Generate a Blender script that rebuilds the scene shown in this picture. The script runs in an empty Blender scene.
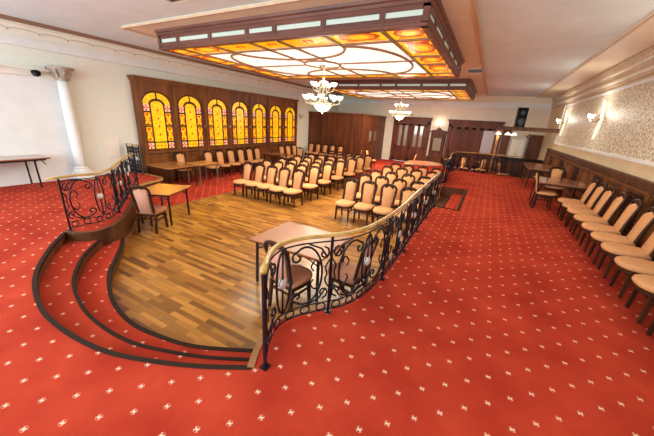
import bpy, bmesh, math, random
from mathutils import Vector, Matrix
random.seed(7)
PI = math.pi
S = bpy.context.scene
COL = S.collection

# ------------------------------------------------------------------ camera
F_PX, PITCH, YAW, ROLL = 287.18, -.32916, .48366, .0588
cy_, sy_, cp_, sp_ = math.cos(YAW), math.sin(YAW), math.cos(PITCH), math.sin(PITCH)
Fv = Vector((-sy_*cp_, cy_*cp_, sp_)); Rv = Vector((cy_, sy_, 0)); Uv = Rv.cross(Fv)
cr_, sr_ = math.cos(ROLL), math.sin(ROLL)
R2 = cr_*Rv + sr_*Uv; U2 = -sr_*Rv + cr_*Uv
cam_d = bpy.data.cameras.new('camera'); cam = bpy.data.objects.new('camera', cam_d); COL.objects.link(cam)
cam.matrix_world = Matrix(((R2.x, U2.x, -Fv.x, 0), (R2.y, U2.y, -Fv.y, 0), (R2.z, U2.z, -Fv.z, 2.05), (0, 0, 0, 1)))
cam_d.sensor_fit = 'HORIZONTAL'; cam_d.sensor_width = 36; cam_d.lens = F_PX/654*36
cam_d.clip_start = .05; cam_d.clip_end = 200
S.camera = cam
# ------------------------------------------------------------------ world, lights, exposure
S.view_settings.view_transform = 'Standard'; S.view_settings.look = 'None'
S.view_settings.gamma = 1; S.view_settings.use_curve_mapping = False
S.view_settings.exposure = 0.12
W = bpy.data.worlds.new('daylight'); S.world = W; W.use_nodes = True
W.node_tree.nodes['Background'].inputs[0].default_value = (.92, .95, 1, 1)
W.node_tree.nodes['Background'].inputs[1].default_value = 1.6
XL, XR, YB, YF, ZC, ZL = -10.55, 2.7, 21.0, -3.0, 3.9, -.45
def area(name, loc, rot, sx, sy, power, color):
    l = bpy.data.lights.new(name, 'AREA'); l.shape = 'RECTANGLE'; l.size = sx; l.size_y = sy; l.energy = power; l.color = color
    o = bpy.data.objects.new(name, l); o.location = loc; o.rotation_euler = rot; COL.objects.link(o); return o
# daylight of the tall windows behind the photographer
area('window_daylight', (-7.2, -2.8, 2.2), (PI/2, 0, 0), 6.0, 2.8, 400, (.80, .93, 1))
area('window_daylight_right', (-.6, -2.8, 2.2), (PI/2, 0, 0), 4.5, 2.8, 190, (.88, .96, 1))
# light of the two glazed ceiling boxes
area('lightbox_glow', (-4.42, 7.64, 3.40), (0, 0, 0), 4.6, 3.4, 300, (1, .90, .68))
area('lightbox_glow_far', (-4.42, 16.0, 3.40), (0, 0, 0), 4.6, 3.4, 330, (1, .88, .66))

# ------------------------------------------------------------------ materials
MATS = {}
def newmat(name):
    m = bpy.data.materials.new(name); m.use_nodes = True
    MATS[name] = m
    return m, m.node_tree, m.node_tree.nodes['Principled BSDF']
def col4(c): return (c[0], c[1], c[2], 1)
def plain(name, c, rough=.5, metal=0, emis=0, ec=None, coat=0):
    m, t, b = newmat(name)
    b.inputs['Base Color'].default_value = col4(c); b.inputs['Roughness'].default_value = rough; b.inputs['Metallic'].default_value = metal
    if emis: b.inputs['Emission Color'].default_value = col4(ec or c); b.inputs['Emission Strength'].default_value = emis
    if coat: b.inputs['Coat Weight'].default_value = coat
    return m
def noisy(name, c1, c2, scale=5, stretch=(1, 1, 1), rough=.5, bump=0, coat=0, detail=4, metal=0, emis=0):
    m, t, b = newmat(name); N = t.nodes; L = t.links
    tc = N.new('ShaderNodeTexCoord'); mp = N.new('ShaderNodeMapping'); mp.inputs['Scale'].default_value = stretch
    nz = N.new('ShaderNodeTexNoise'); nz.inputs['Scale'].default_value = scale; nz.inputs['Detail'].default_value = detail
    rp = N.new('ShaderNodeValToRGB'); rp.color_ramp.elements[0].color = col4(c1); rp.color_ramp.elements[1].color = col4(c2)
    rp.color_ramp.elements[0].position = .35; rp.color_ramp.elements[1].position = .65
    L.new(tc.outputs['Object'], mp.inputs[0]); L.new(mp.outputs[0], nz.inputs[0]); L.new(nz.outputs[0], rp.inputs[0]); L.new(rp.outputs[0], b.inputs['Base Color'])
    b.inputs['Roughness'].default_value = rough; b.inputs['Metallic'].default_value = metal
    if coat: b.inputs['Coat Weight'].default_value = coat; b.inputs['Coat Roughness'].default_value = .15
    if emis: L.new(rp.outputs[0], b.inputs['Emission Color']); b.inputs['Emission Strength'].default_value = emis
    if bump:
        bp = N.new('ShaderNodeBump'); bp.inputs['Strength'].default_value = bump; bp.inputs['Distance'].default_value = .01
        L.new(nz.outputs[0], bp.inputs['Height']); L.new(bp.outputs[0], b.inputs['Normal'])
    return m
M_wood = noisy('dark_walnut', (.062, .021, .009), (.14, .052, .021), 4, (1, 1, .12), .42, coat=.08)
M_woodx = noisy('red_walnut', (.085, .025, .009), (.17, .05, .016), 5, (1, 1, .1), .4, coat=.1)
M_woodpurple = noisy('dark_mahogany', (.085, .021, .012), (.165, .046, .024), 5, (1, 1, .15), .45, coat=.05)
M_coffer = noisy('lightbox_mahogany', (.13, .055, .04), (.21, .09, .062), 5, (.2, 1, 1), .4, coat=.1)
M_panelwood = noisy('leaded_cabinet_wood', (.13, .042, .012), (.25, .09, .024), 4, (1, 1, .15), .4, coat=.1)
M_chairwood = noisy('chair_lacquered_wood', (.028, .009, .005), (.065, .022, .010), 6, (1, 1, .3), .4, coat=.05)
M_fabric = noisy('peach_upholstery', (.58, .275, .105), (.70, .355, .15), 60, (1, 1, 1), .8)
M_fabric_pink = noisy('rose_upholstery', (.52, .24, .155), (.64, .32, .22), 60, (1, 1, 1), .8)
M_wall = noisy('cream_plaster', (.78, .73, .61), (.83, .78, .66), 3, rough=.85)
M_seatbrown = noisy('brown_seat_cover', (.34, .13, .065), (.44, .18, .09), 60, rough=.6)
M_wallbeige = noisy('beige_plaster', (.66, .53, .33), (.72, .59, .38), 3, rough=.7)
M_wallgrey = noisy('pale_textured_paper', (.76, .79, .70), (.82, .85, .76), 22, rough=.9, bump=.1)
M_white = noisy('white_plaster', (.76, .79, .77), (.81, .84, .82), 3, rough=.8)
M_cornice = noisy('cream_moulding', (.80, .78, .68), (.86, .84, .74), 3, rough=.6)
M_band = noisy('beige_moulding', (.60, .46, .31), (.68, .53, .37), 3, rough=.5)
M_bandline = plain('brown_moulding_line', (.26, .15, .09), .6)
M_frieze = plain('taupe_frieze_line', (.50, .40, .30), .6)
M_ceil = noisy('ceiling_paint', (.72, .84, .88), (.77, .89, .93), 2, rough=.8)
M_ceilbeige = noisy('ceiling_beige', (.80, .70, .52), (.86, .76, .58), 2, rough=.5)
M_iron = plain('wrought_iron', (.012, .013, .020), .28, .35)
M_handrail = noisy('varnished_oak_handrail', (.42, .26, .07), (.58, .38, .11), 7, (1, 1, 1), .22, coat=.5)
M_silver = plain('aged_silver_flower', (.60, .60, .55), .45, .2)
M_nosing = plain('brown_rubber_nosing', (.034, .020, .014), .85); M_nosing.node_tree.nodes['Principled BSDF'].inputs['Specular IOR Level'].default_value = .08
M_goldtrim = noisy('oak_edge', (.26, .12, .045), (.36, .17, .06), 6, rough=.45)
M_blackmetal = plain('black_metal', (.02, .02, .022), .35, .6)
M_greymetal = plain('grey_metal', (.42, .42, .44), .3, .8)
M_black = plain('black_plastic', (.006, .006, .008), .6)
M_cone = plain('speaker_cone', (.015, .025, .032), .5)
M_brass = plain('antique_brass', (.42, .36, .27), .35, .8)
M_shade = plain('frosted_glass_shade', (.95, .93, .88), .3, 0, .8, (1, .93, .82))
M_bulb = plain('lit_bulb', (1, .97, .9), .3, 0, 14, (1, .95, .85))
M_arc = plain('lit_plaster_arc', (.95, .9, .8), .5, 0, .55, (1, .88, .66))
M_tabletop = noisy('orange_laminate', (.60, .24, .06), (.78, .36, .09), 3, (1, .2, 1), .16, coat=.4)
M_tablebrown = noisy('brown_laminate', (.28, .10, .045), (.36, .14, .065), 3, (1, .2, 1), .16, coat=.5)
M_tablemid = noisy('chestnut_laminate', (.34, .13, .035), (.44, .18, .05), 3, (1, .2, 1), .2, coat=.3)
M_tablepink = noisy('rosewood_laminate', (.36, .115, .035), (.44, .15, .05), 3, (1, .2, 1), .38, coat=.1)
M_white_lit = plain('lit_white_glass', (.95, .95, .9), .4, 0, .74, (1, .97, .88))
M_pale_lit = plain('pale_green_glass', (.55, .66, .58), .3, 0, .15, (.82, 1, .86))
M_yellow = noisy('lit_yellow_glass', (.80, .42, .005), (.95, .56, .01), 8, rough=.25, emis=.52)
M_yellowdeep = noisy('lit_amber_glass', (.90, .53, .01), (1, .66, .02), 6, rough=.25, emis=.66)
M_red = plain('lit_red_glass', (.6, .04, .01), .25, 0, .5, (.75, .05, .012))
M_orange = plain('lit_orange_glass', (.8, .22, .02), .25, 0, .7, (.9, .28, .02))
M_deeporange = plain('lit_deep_orange_glass', (.5, .08, .01), .25, 0, .5, (.62, .10, .01))
M_rosewhite = plain('lit_rose_white_glass', (.8, .6, .45), .3, 0, .34, (.9, .66, .45))
M_bars = noisy('backlight_toned_bars', (.26, .13, .07), (.36, .19, .10), 6, rough=.5)  # brown lightened to paint in the glow from the lit glass
M_glass = plain('grey_door_glass', (.34, .31, .25), .06, .2)
M_paleglass = plain('curtained_glass', (.48, .42, .46), .25)
M_greenled = plain('green_lamp', (.05, .4, .15), .4, 0, .2, (.05, .5, .25))

for m_, v_ in ((M_chairwood, .14), (M_wood, .2), (M_woodx, .25), (M_woodpurple, .2), (M_panelwood, .25), (M_coffer, .3), (M_goldtrim, .25), (M_black, .1), (M_iron, .35)):
    m_.node_tree.nodes['Principled BSDF'].inputs['Specular IOR Level'].default_value = v_; m_.node_tree.nodes['Principled BSDF'].inputs['Coat Weight'].default_value = .02
def mottled(name, cols, scale, emis):
    m, t, b = newmat(name); N = t.nodes; L = t.links
    tc = N.new('ShaderNodeTexCoord'); v = N.new('ShaderNodeTexVoronoi'); v.inputs['Scale'].default_value = scale
    rp = N.new('ShaderNodeValToRGB'); rp.color_ramp.interpolation = 'CONSTANT'
    sep = N.new('ShaderNodeSeparateColor')
    L.new(tc.outputs['Object'], v.inputs[0]); L.new(v.outputs['Color'], sep.inputs[0]); L.new(sep.outputs[0], rp.inputs[0])
    e = rp.color_ramp.elements; e[0].color = col4(cols[0]); e[1].position = 1/len(cols); e[1].color = col4(cols[1])
    for i, c in enumerate(cols[2:]):
        x = e.new((i+2)/len(cols)); x.color = col4(c)
    L.new(rp.outputs[0], b.inputs['Base Color']); L.new(rp.outputs[0], b.inputs['Emission Color'])
    b.inputs['Emission Strength'].default_value = emis; b.inputs['Roughness'].default_value = .3
    return m
M_motif = mottled('patterned_red_yellow_glass', [(.9, .48, .02), (.6, .05, .01), (.85, .30, .02), (.9, .52, .04), (.6, .12, .02)], 11, .55)
M_squares = mottled('patterned_white_red_glass', [(.8, .55, .35), (.55, .07, .03), (.8, .35, .06), (.75, .22, .1)], 12, .5)

def carpet(name):
    m, t, b = newmat(name); N = t.nodes; L = t.links
    tc = N.new('ShaderNodeTexCoord'); sp = N.new('ShaderNodeSeparateXYZ'); L.new(tc.outputs['Object'], sp.inputs[0])
    def mth(op, a, bb=None, c=None):
        n = N.new('ShaderNodeMath'); n.operation = op
        for i, v in enumerate((a, bb, c)):
            if v is None: continue
            if hasattr(v, 'links'): L.new(v, n.inputs[i])
            else: n.inputs[i].default_value = v
        return n.outputs[0]
    DX, DY = .1602, .1441
    masks = []
    for k in (0, 1):
        u = mth('DIVIDE', mth('SUBTRACT', sp.outputs[0], -2.314+k*DX), 2*DX)
        v = mth('DIVIDE', mth('SUBTRACT', sp.outputs[1], .2665+k*DY), 2*DY)
        fu = mth('MULTIPLY', mth('ABSOLUTE', mth('SUBTRACT', mth('FRACT', mth('ADD', u, .5)), .5)), 2*DX)
        fv = mth('MULTIPLY', mth('ABSOLUTE', mth('SUBTRACT', mth('FRACT', mth('ADD', v, .5)), .5)), 2*DY)
        # little woven motif: a bow of two blocks with a cross bar, and corner ticks
        bar = mth('MULTIPLY', mth('LESS_THAN', fu, .012), mth('LESS_THAN', fv, .005))
        blk = mth('MULTIPLY', mth('LESS_THAN', mth('ABSOLUTE', mth('SUBTRACT', fu, .009)), .0045), mth('LESS_THAN', fv, .011))
        tick = mth('MULTIPLY', mth('LESS_THAN', mth('ABSOLUTE', mth('SUBTRACT', mth('ADD', fu, fv), .028)), .0017), mth('GREATER_THAN', mth('MINIMUM', fu, fv), .006))
        masks.append(mth('MAXIMUM', mth('MAXIMUM', bar, blk), tick))
    mask = mth('MAXIMUM', *masks)
    nz = N.new('ShaderNodeTexNoise'); nz.inputs['Scale'].default_value = 1.6; nz.inputs['Detail'].default_value = 6
    L.new(tc.outputs['Object'], nz.inputs[0])
    rp = N.new('ShaderNodeValToRGB'); rp.color_ramp.elements[0].color = (.34, .026, .012, 1); rp.color_ramp.elements[1].color = (.50, .056, .024, 1)
    rp.color_ramp.elements[0].position = .3; rp.color_ramp.elements[1].position = .7
    L.new(nz.outputs[0], rp.inputs[0])
    mx = N.new('ShaderNodeMix'); mx.data_type = 'RGBA'
    L.new(mask, mx.inputs['Factor']); L.new(rp.outputs[0], mx.inputs['A']); mx.inputs['B'].default_value = (.85, .60, .42, 1)
    L.new(mx.outputs['Result'], b.inputs['Base Color']); b.inputs['Roughness'].default_value = .95
    b.inputs['Specular IOR Level'].default_value = .1
    n2 = N.new('ShaderNodeTexNoise'); n2.inputs['Scale'].default_value = 160
    L.new(tc.outputs['Object'], n2.inputs[0])
    bp = N.new('ShaderNodeBump'); bp.inputs['Strength'].default_value = .35; bp.inputs['Distance'].default_value = .004
    L.new(n2.outputs[0], bp.inputs['Height']); L.new(bp.outputs[0], b.inputs['Normal'])
    return m
M_carpet = carpet('red_dotted_carpet')

def parquet():
    m, t, b = newmat('oak_parquet'); N = t.nodes; L = t.links
    tc = N.new('ShaderNodeTexCoord')
    br = N.new('ShaderNodeTexBrick'); br.inputs['Scale'].default_value = 1; br.inputs['Brick Width'].default_value = .50; br.inputs['Row Height'].default_value = .07
    br.inputs['Mortar Size'].default_value = .0012; br.offset = .37; br.offset_frequency = 2; br.squash = 1
    br.inputs['Color1'].default_value = (0, 0, 0, 1); br.inputs['Color2'].default_value = (1, 1, 1, 1); br.inputs['Mortar'].default_value = (0, 0, 0, 1); br.inputs['Bias'].default_value = 0
    L.new(tc.outputs['Object'], br.inputs[0])
    rp = N.new('ShaderNodeValToRGB'); e = rp.color_ramp.elements
    e[0].color = (.17, .06, .010, 1); e[1].color = (.66, .30, .058, 1); x = e.new(.25); x.color = (.34, .135, .022, 1); x = e.new(.7); x.color = (.50, .215, .036, 1)
    L.new(br.outputs['Color'], rp.inputs[0])
    mp = N.new('ShaderNodeMapping'); mp.inputs['Scale'].default_value = (2, 30, 1); L.new(tc.outputs['Object'], mp.inputs[0])
    nz = N.new('ShaderNodeTexNoise'); nz.inputs['Scale'].default_value = 2; L.new(mp.outputs[0], nz.inputs[0])
    mx = N.new('ShaderNodeMix'); mx.data_type = 'RGBA'; mx.blend_type = 'MULTIPLY'; mx.inputs['Factor'].default_value = .35
    L.new(rp.outputs[0], mx.inputs['A']); L.new(nz.outputs['Color'], mx.inputs['B'])
    L.new(mx.outputs['Result'], b.inputs['Base Color']); b.inputs['Roughness'].default_value = .3
    b.inputs['Coat Weight'].default_value = .2; b.inputs['Coat Roughness'].default_value = .12
    return m
M_parquet = parquet()

def damask():
    m, t, b = newmat('damask_wallpaper'); N = t.nodes; L = t.links
    tc = N.new('ShaderNodeTexCoord'); v = N.new('ShaderNodeTexVoronoi'); v.inputs['Scale'].default_value = 24; v.feature = 'SMOOTH_F1'
    nz = N.new('ShaderNodeTexNoise'); nz.inputs['Scale'].default_value = 17; nz.inputs['Detail'].default_value = 3; nz.inputs['Distortion'].default_value = 1.5
    L.new(tc.outputs['Object'], v.inputs[0]); L.new(tc.outputs['Object'], nz.inputs[0])
    ad = N.new('ShaderNodeMath'); ad.operation = 'MULTIPLY'; L.new(v.outputs[0], ad.inputs[0]); L.new(nz.outputs[0], ad.inputs[1])
    rp = N.new('ShaderNodeValToRGB'); rp.color_ramp.elements[0].color = (.80, .75, .60, 1); rp.color_ramp.elements[1].color = (.40, .31, .18, 1)
    rp.color_ramp.elements[0].position = .17; rp.color_ramp.elements[1].position = .27
    L.new(ad.outputs[0], rp.inputs[0]); L.new(rp.outputs[0], b.inputs['Base Color']); b.inputs['Roughness'].default_value = .55
    return m
M_damask = damask()

# ------------------------------------------------------------------ mesh helpers
class MB:
    def __init__(s): s.v = []; s.f = []; s.m = []
    def add(s, vs, fs, mi=0):
        o = len(s.v); s.v += [tuple(v) for v in vs]
        for f in fs: s.f.append(tuple(i+o for i in f)); s.m.append(mi)
        return s
    def box(s, x0, x1, y0, y1, z0, z1, mi=0):
        x0, x1 = sorted((x0, x1)); y0, y1 = sorted((y0, y1)); z0, z1 = sorted((z0, z1))
        vs = [(x, y, z) for z in (z0, z1) for y in (y0, y1) for x in (x0, x1)]
        return s.add(vs, [(0, 2, 3, 1), (4, 5, 7, 6), (0, 1, 5, 4), (2, 6, 7, 3), (0, 4, 6, 2), (1, 3, 7, 5)], mi)
    def beam(s, a, b, w, h, mi=0, up=(0, 0, 1), w2=None, h2=None):
        a = Vector(a); b = Vector(b); d = (b-a).normalized(); u = Vector(up)
        if abs(d.dot(u)) > .97: u = Vector((0, 1, 0))
        sd = d.cross(u).normalized(); up_ = sd.cross(d)
        vs = []
        for p, ww, hh in ((a, w, h), (b, w2 or w, h2 or h)):
            for i, j in ((-1, -1), (1, -1), (1, 1), (-1, 1)): vs.append(p+sd*(i*ww/2)+up_*(j*hh/2))
        return s.add(vs, [(0, 1, 2, 3), (7, 6, 5, 4), (0, 4, 5, 1), (1, 5, 6, 2), (2, 6, 7, 3), (3, 7, 4, 0)], mi)
    def tube(s, pts, r, n=6, closed=False, mi=0, r2=None):
        pts = [Vector(p) for p in pts]; k = len(pts)
        if k < 2: return s
        vs = []; fs = []; prev = None
        for i, p in enumerate(pts):
            a = pts[i-1] if (i > 0 or closed) else p; b = pts[(i+1) % k] if (i < k-1 or closed) else p
            d = (b-a)
            if d.length < 1e-9: d = Vector((0, 0, 1))
            d.normalize()
            if prev is None:
                u = Vector((0, 0, 1)) if abs(d.z) < .9 else Vector((0, 1, 0))
                prev = (u-d*u.dot(d)).normalized()
            else:
                q = prev-d*prev.dot(d)
                if q.length > 1e-6: prev = q.normalized()
            w = d.cross(prev)
            rr = r if r2 is None else r+(r2-r)*i/(k-1)
            for j in range(n):
                an = 2*PI*j/n+PI/n; vs.append(p+prev*(rr*math.cos(an))+w*(rr*math.sin(an)))
        for i in range(k if closed else k-1):
            for j in range(n):
                a = i*n+j; b = i*n+(j+1) % n; c = ((i+1) % k)*n+(j+1) % n; d = ((i+1) % k)*n+j
                fs.append((a, b, c, d))
        if not closed: fs += [tuple(range(n))[::-1], tuple((k-1)*n+j for j in range(n))]
        return s.add(vs, fs, mi)
    def lathe(s, prof, c=(0, 0, 0), n=16, mi=0):
        vs = []; fs = []
        for r, z in prof:
            for j in range(n): vs.append((c[0]+r*math.cos(2*PI*j/n), c[1]+r*math.sin(2*PI*j/n), c[2]+z))
        for i in range(len(prof)-1):
            for j in range(n): fs.append((i*n+j, i*n+(j+1) % n, (i+1)*n+(j+1) % n, (i+1)*n+j))
        if prof[0][0] > 1e-4: fs.append(tuple(range(n))[::-1])
        if prof[-1][0] > 1e-4: fs.append(tuple((len(prof)-1)*n+j for j in range(n)))
        return s.add(vs, fs, mi)
    def prism(s, poly, z0, z1, mi=0, ax='z'):
        n = len(poly)
        def P(p, z): return (p[0], p[1], z) if ax == 'z' else ((z, p[0], p[1]) if ax == 'x' else (p[0], z, p[1]))
        vs = [P(p, z0) for p in poly]+[P(p, z1) for p in poly]
        fs = [tuple(range(n))[::-1], tuple(range(n, 2*n))]+[(i, (i+1) % n, n+(i+1) % n, n+i) for i in range(n)]
        return s.add(vs, fs, mi)
    def sweep(s, prof, a, b, mi=0):           # profile of (offset, z) swept along a straight line; offset is to the left normal
        a = Vector(a); b = Vector(b); d = (b-a).normalized(); nrm = Vector((-d.y, d.x, 0)); n = len(prof)
        vs = [a+nrm*o+Vector((0, 0, z)) for o, z in prof]+[b+nrm*o+Vector((0, 0, z)) for o, z in prof]
        fs = [(i, (i+1) % n, n+(i+1) % n, n+i) for i in range(n)]+[tuple(range(n))[::-1], tuple(range(n, 2*n))]
        return s.add(vs, fs, mi)
    def build(s, name, mats, parent=None, smooth=False, bevel=0):
        me = bpy.data.meshes.new(name); me.from_pydata(s.v, [], s.f)
        for m in (mats if isinstance(mats, (list, tuple)) else [mats]): me.materials.append(m)
        for p, mi in zip(me.polygons, s.m): p.material_index = mi; p.use_smooth = smooth
        bm = bmesh.new(); bm.from_mesh(me); bmesh.ops.recalc_face_normals(bm, faces=bm.faces); bm.to_mesh(me); bm.free()
        me.update()
        o = bpy.data.objects.new(name, me); COL.objects.link(o)
        if parent: o.parent = parent
        if bevel:
            md = o.modifiers.new('bevel', 'BEVEL'); md.width = bevel; md.segments = 2; md.limit_method = 'ANGLE'
        return o
def tag(o, label, cat, group=None, kind=None):
    o['label'] = label; o['category'] = cat
    if group: o['group'] = group
    if kind: o['kind'] = kind
    return o
def thing(name, label, cat, loc=(0, 0, 0), rz=0, group=None):
    o = bpy.data.objects.new(name, None); COL.objects.link(o); o.location = loc; o.rotation_euler = (0, 0, rz)
    o.empty_display_size = .1
    return tag(o, label, cat, group)
def struct(o, label=None):
    o['kind'] = 'structure'
    if label: o['label'] = label
    return o
def copy_tree(o, parent=None, kids=None):
    c = o.copy(); COL.objects.link(c)
    if parent: c.parent = parent
    for ch in KIDS.get(o.name, []): copy_tree(ch, c)
    return c
KIDS = {}
def register(root):
    bpy.context.view_layer.update()
    def rec(o):
        KIDS[o.name] = list(o.children)
        for c in o.children: rec(c)
    rec(root)
def catmull(pts, per=8, closed=False):
    pts = [Vector(p) for p in pts]; out = []; n = len(pts)
    for i in range(n if closed else n-1):
        if closed: p0, p1, p2, p3 = pts[i-1], pts[i], pts[(i+1) % n], pts[(i+2) % n]
        else: p0 = pts[max(i-1, 0)]; p1 = pts[i]; p2 = pts[i+1]; p3 = pts[min(i+2, n-1)]
        for k in range(per):
            t = k/per
            out.append(.5*((2*p1)+(p2-p0)*t+(2*p0-5*p1+4*p2-p3)*t*t+(3*p1-p0-3*p2+p3)*t*t*t))
    if not closed: out.append(pts[-1])
    return out
def V2(l, per=6): return [(p.x, p.y) for p in catmull([(a, b, 0) for a, b in l], per)]

# ------------------------------------------------------------------ floors
SIDE = [(-7.95, 4.02), (-7.45, 3.78), (-6.96, 3.50), (-6.4, 3.10), (-5.98, 2.76), (-5.71, 2.42), (-5.66, 2.16), (-5.82, 1.98), (-6.03, 1.91)]
C0 = [(-6.03, 1.91), (-5.48, 1.51), (-4.85, 1.16), (-4.36, .97), (-3.79, .84), (-3.35, .81), (-2.92, .83), (-2.55, .89), (-2.17, 1.02), (-1.77, 1.20), (-1.39, 1.42)]
C1 = [(-5.72, 2.30), (-5.45, 2.02), (-5.1, 1.72), (-4.47, 1.36), (-3.79, 1.16), (-3.23, 1.10), (-2.71, 1.13), (-2.29, 1.25), (-1.91, 1.40), (-1.50, 1.62)]
C2 = [(-5.75, 2.62), (-5.40, 2.40), (-5.01, 2.12), (-4.55, 1.80), (-3.86, 1.50), (-3.23, 1.38), (-2.72, 1.42), (-2.24, 1.54), (-1.58, 1.88)]
NOSE = [(-1.39, 1.42), (-1.48, 1.60), (-1.56, 1.82), (-1.58, 1.99), (-1.52, 2.16), (-1.34, 2.42), (-1.16, 2.66), (-1.05, 2.95), (-1.01, 3.4), (-1.02, 4.3), (-1.03, 5.3), (-1.03, 6.3), (-1.05, 8.02)]
HEAD = [(-10.55, 5.5), (-9.5, 5.52), (-8.95, 5.48), (-8.7, 5.25), (-8.6, 4.9), (-8.42, 4.5), (-7.95, 4.02)]
c0, c1, c2, side, nose, head = V2(C0), V2(C1), V2(C2), V2(SIDE), V2(NOSE), V2(HEAD)
PIT = [(-.36, 8.02), (-.36, 11.0), (-1.15, 11.0)]
FAR = V2([(-1.15, 11.0), (-1.3, 12.0), (-1.42, 13.3), (-1.47, 14.7), (-1.35, 15.5), (-.9, 15.85), (0, 16.0), (1.2, 16.05), (2.7, 16.05)])
edge = head+side[1:]+c0[1:]+nose[1:]+PIT+FAR[1:]
poly = edge+[(2.7, YF), (-10.55, YF)]
struct(MB().prism(poly, ZL-.02, 0).build('floor', M_carpet), 'raised gallery floor in red carpet with small pale motifs')
struct(MB().box(XL, XR, -1, YB, ZL-.12, ZL-.012).build('floor_lower', M_carpet))
wood = side[::-1][:0]+[(-7.3, 3.3), (-7.3, 12.2), (-.9, 12.2), (-.9, 1.0), (-6.0, 1.0), (-6.6, 3.0)]
struct(MB().prism(wood, ZL-.1, ZL).build('floor_parquet', M_parquet))
struct(MB().box(-7.34, -7.28, 3.4, 12.22, ZL-.01, ZL+.008).box(-7.3, -1.1, 12.18, 12.24, ZL-.01, ZL+.008).build('trim_parquet_edge', M_goldtrim))
struct(MB().prism(c0+c1[::-1], ZL-.02, -.15).build('floor_upper_step', M_carpet))
struct(MB().prism(c1+c2[::-1], ZL-.02, -.30).build('floor_lower_step', M_carpet))
struct(MB().box(-.80, -.36, 8.02, 11.0, ZL-.02, -.17).build('floor_side_step', M_carpet))
struct(MB().box(-1.15, -.80, 8.02, 11.0, ZL-.02, -.33).build('trim_side_step_shadow', M_wood))  # lower step in dark wood, its colour standing in for the pit's shadow
def offset(path, d):
    out = []
    for i, p in enumerate(path):
        a = path[max(i-1, 0)]; b = path[min(i+1, len(path)-1)]
        dx, dy = b[0]-a[0], b[1]-a[1]; l = math.hypot(dx, dy) or 1
        out.append((p[0]-dy/l*d, p[1]+dx/l*d))
    return out
def ribbon(mb, path, d0, d1, z0, z1, mi=0):
    a = offset(path, d0); b = offset(path, d1); n = len(path)
    vs = [(p[0], p[1], z) for z in (z0, z1) for q in (a, b) for p in q]
    fs = []
    for i in range(n-1):
        A0, B0, A1, B1 = i, n+i, 2*n+i, 3*n+i
        fs += [(A0, A0+1, B0+1, B0), (A1, B1, B1+1, A1+1), (A0, A1, A1+1, A0+1), (B0, B0+1, B1+1, B1)]
    fs += [(0, n, 3*n, 2*n), (n-1, 3*n-1, 4*n-1, 2*n-1)][:0] + [(0, n, 3*n, 2*n), (n-1, 3*n-1, 4*n-1, 2*n-1)]
    mb.add(vs, fs, mi); return mb
# risers and nosings of the curved steps
struct(ribbon(MB(), c0, -.0, .025, -.16, -.03).build('trim_upper_riser', M_wood))
struct(ribbon(MB(), c1, 0, .025, -.31, -.17).build('trim_middle_riser', M_wood))
struct(ribbon(MB(), c2, 0, .025, ZL, -.31).build('trim_lower_riser', M_wood))
struct(ribbon(MB(), c0, -.018, .026, -.035, .008).build('trim_upper_nosing', M_nosing))
struct(ribbon(MB(), c1, -.012, .026, -.185, -.143).build('trim_middle_nosing', M_nosing))
struct(ribbon(MB(), c2, -.02, .03, -.335, -.294).build('trim_lower_nosing', M_nosing))
struct(ribbon(MB(), side+[], .0, .03, ZL, -.02).build('trim_left_fascia', M_wood))
struct(ribbon(MB(), side, -.03, .045, -.03, .012).build('trim_left_edge', M_wood))
struct(ribbon(MB(), side[:int(len(side)*.72)], .03, .06, ZL, ZL+.07).build('trim_left_skirting', M_goldtrim))
struct(ribbon(MB(), head, .0, .03, ZL, -.02).build('trim_head_fascia', M_wood))
struct(ribbon(MB(), head, -.04, .05, -.03, .012).build('trim_head_edge', M_handrail))
struct(ribbon(MB(), nose, .0, .03, ZL, -.02).build('trim_right_fascia', M_wood))
struct(ribbon(MB(), nose, -.02, .04, -.03, .012).build('trim_right_edge', M_goldtrim))
struct(ribbon(MB(), FAR, .0, .03, ZL, -.02).build('trim_far_fascia', M_wood))
struct(ribbon(MB(), FAR, -.03, .04, -.03, .01).build('trim_far_edge', M_goldtrim))
pit = MB().box(-.39, -.36, 8.02, 11, -.17, 0).box(-1.15, -.36, 10.97, 11, -.34, 0).box(-1.05, -.36, 8.0, 8.03, -.34, 0).box(-.83, -.80, 8.03, 10.97, -.33, -.172)
pit.box(-.37, -.31, 7.98, 11.04, -.01, .008, 1).box(-1.15, -.31, 10.98, 11.04, -.01, .008, 1).box(-1.05, -.31, 7.97, 8.03, -.01, .008, 1)
pit.box(-.80, -.76, 8.03, 10.97, -.172, -.162, 1)
struct(pit.build('trim_side_step', [M_wood, M_nosing]))

# ------------------------------------------------------------------ walls and ceiling
struct(MB().box(XL-.2, XL, YF, YB+.2, ZL, ZC).build('wall_left', M_wallgrey))
struct(MB().box(XR, XR+.2, YF, YB+.2, ZL, ZC).build('wall_right', M_wallbeige))
struct(MB().box(XL, XR, YB, YB+.2, ZL, ZC).build('wall_back', M_wall))
struct(MB().box(XL-.2, XR+.2, YF, YB+.2, ZC+.02, ZC+.2).build('ceiling', M_ceil))
# solid wall behind the photographer with its window openings
bw = MB().box(XL, XR, YF-.2, YF, -.02, .7).box(XL, XR, YF-.2, YF, 3.6, ZC).box(XL, -10.3, YF-.2, YF, .7, 3.6).box(-4.1, -3.0, YF-.2, YF, .7, 3.6).box(1.8, XR, YF-.2, YF, .7, 3.6)
struct(bw.build('wall_front', M_wall))
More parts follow.
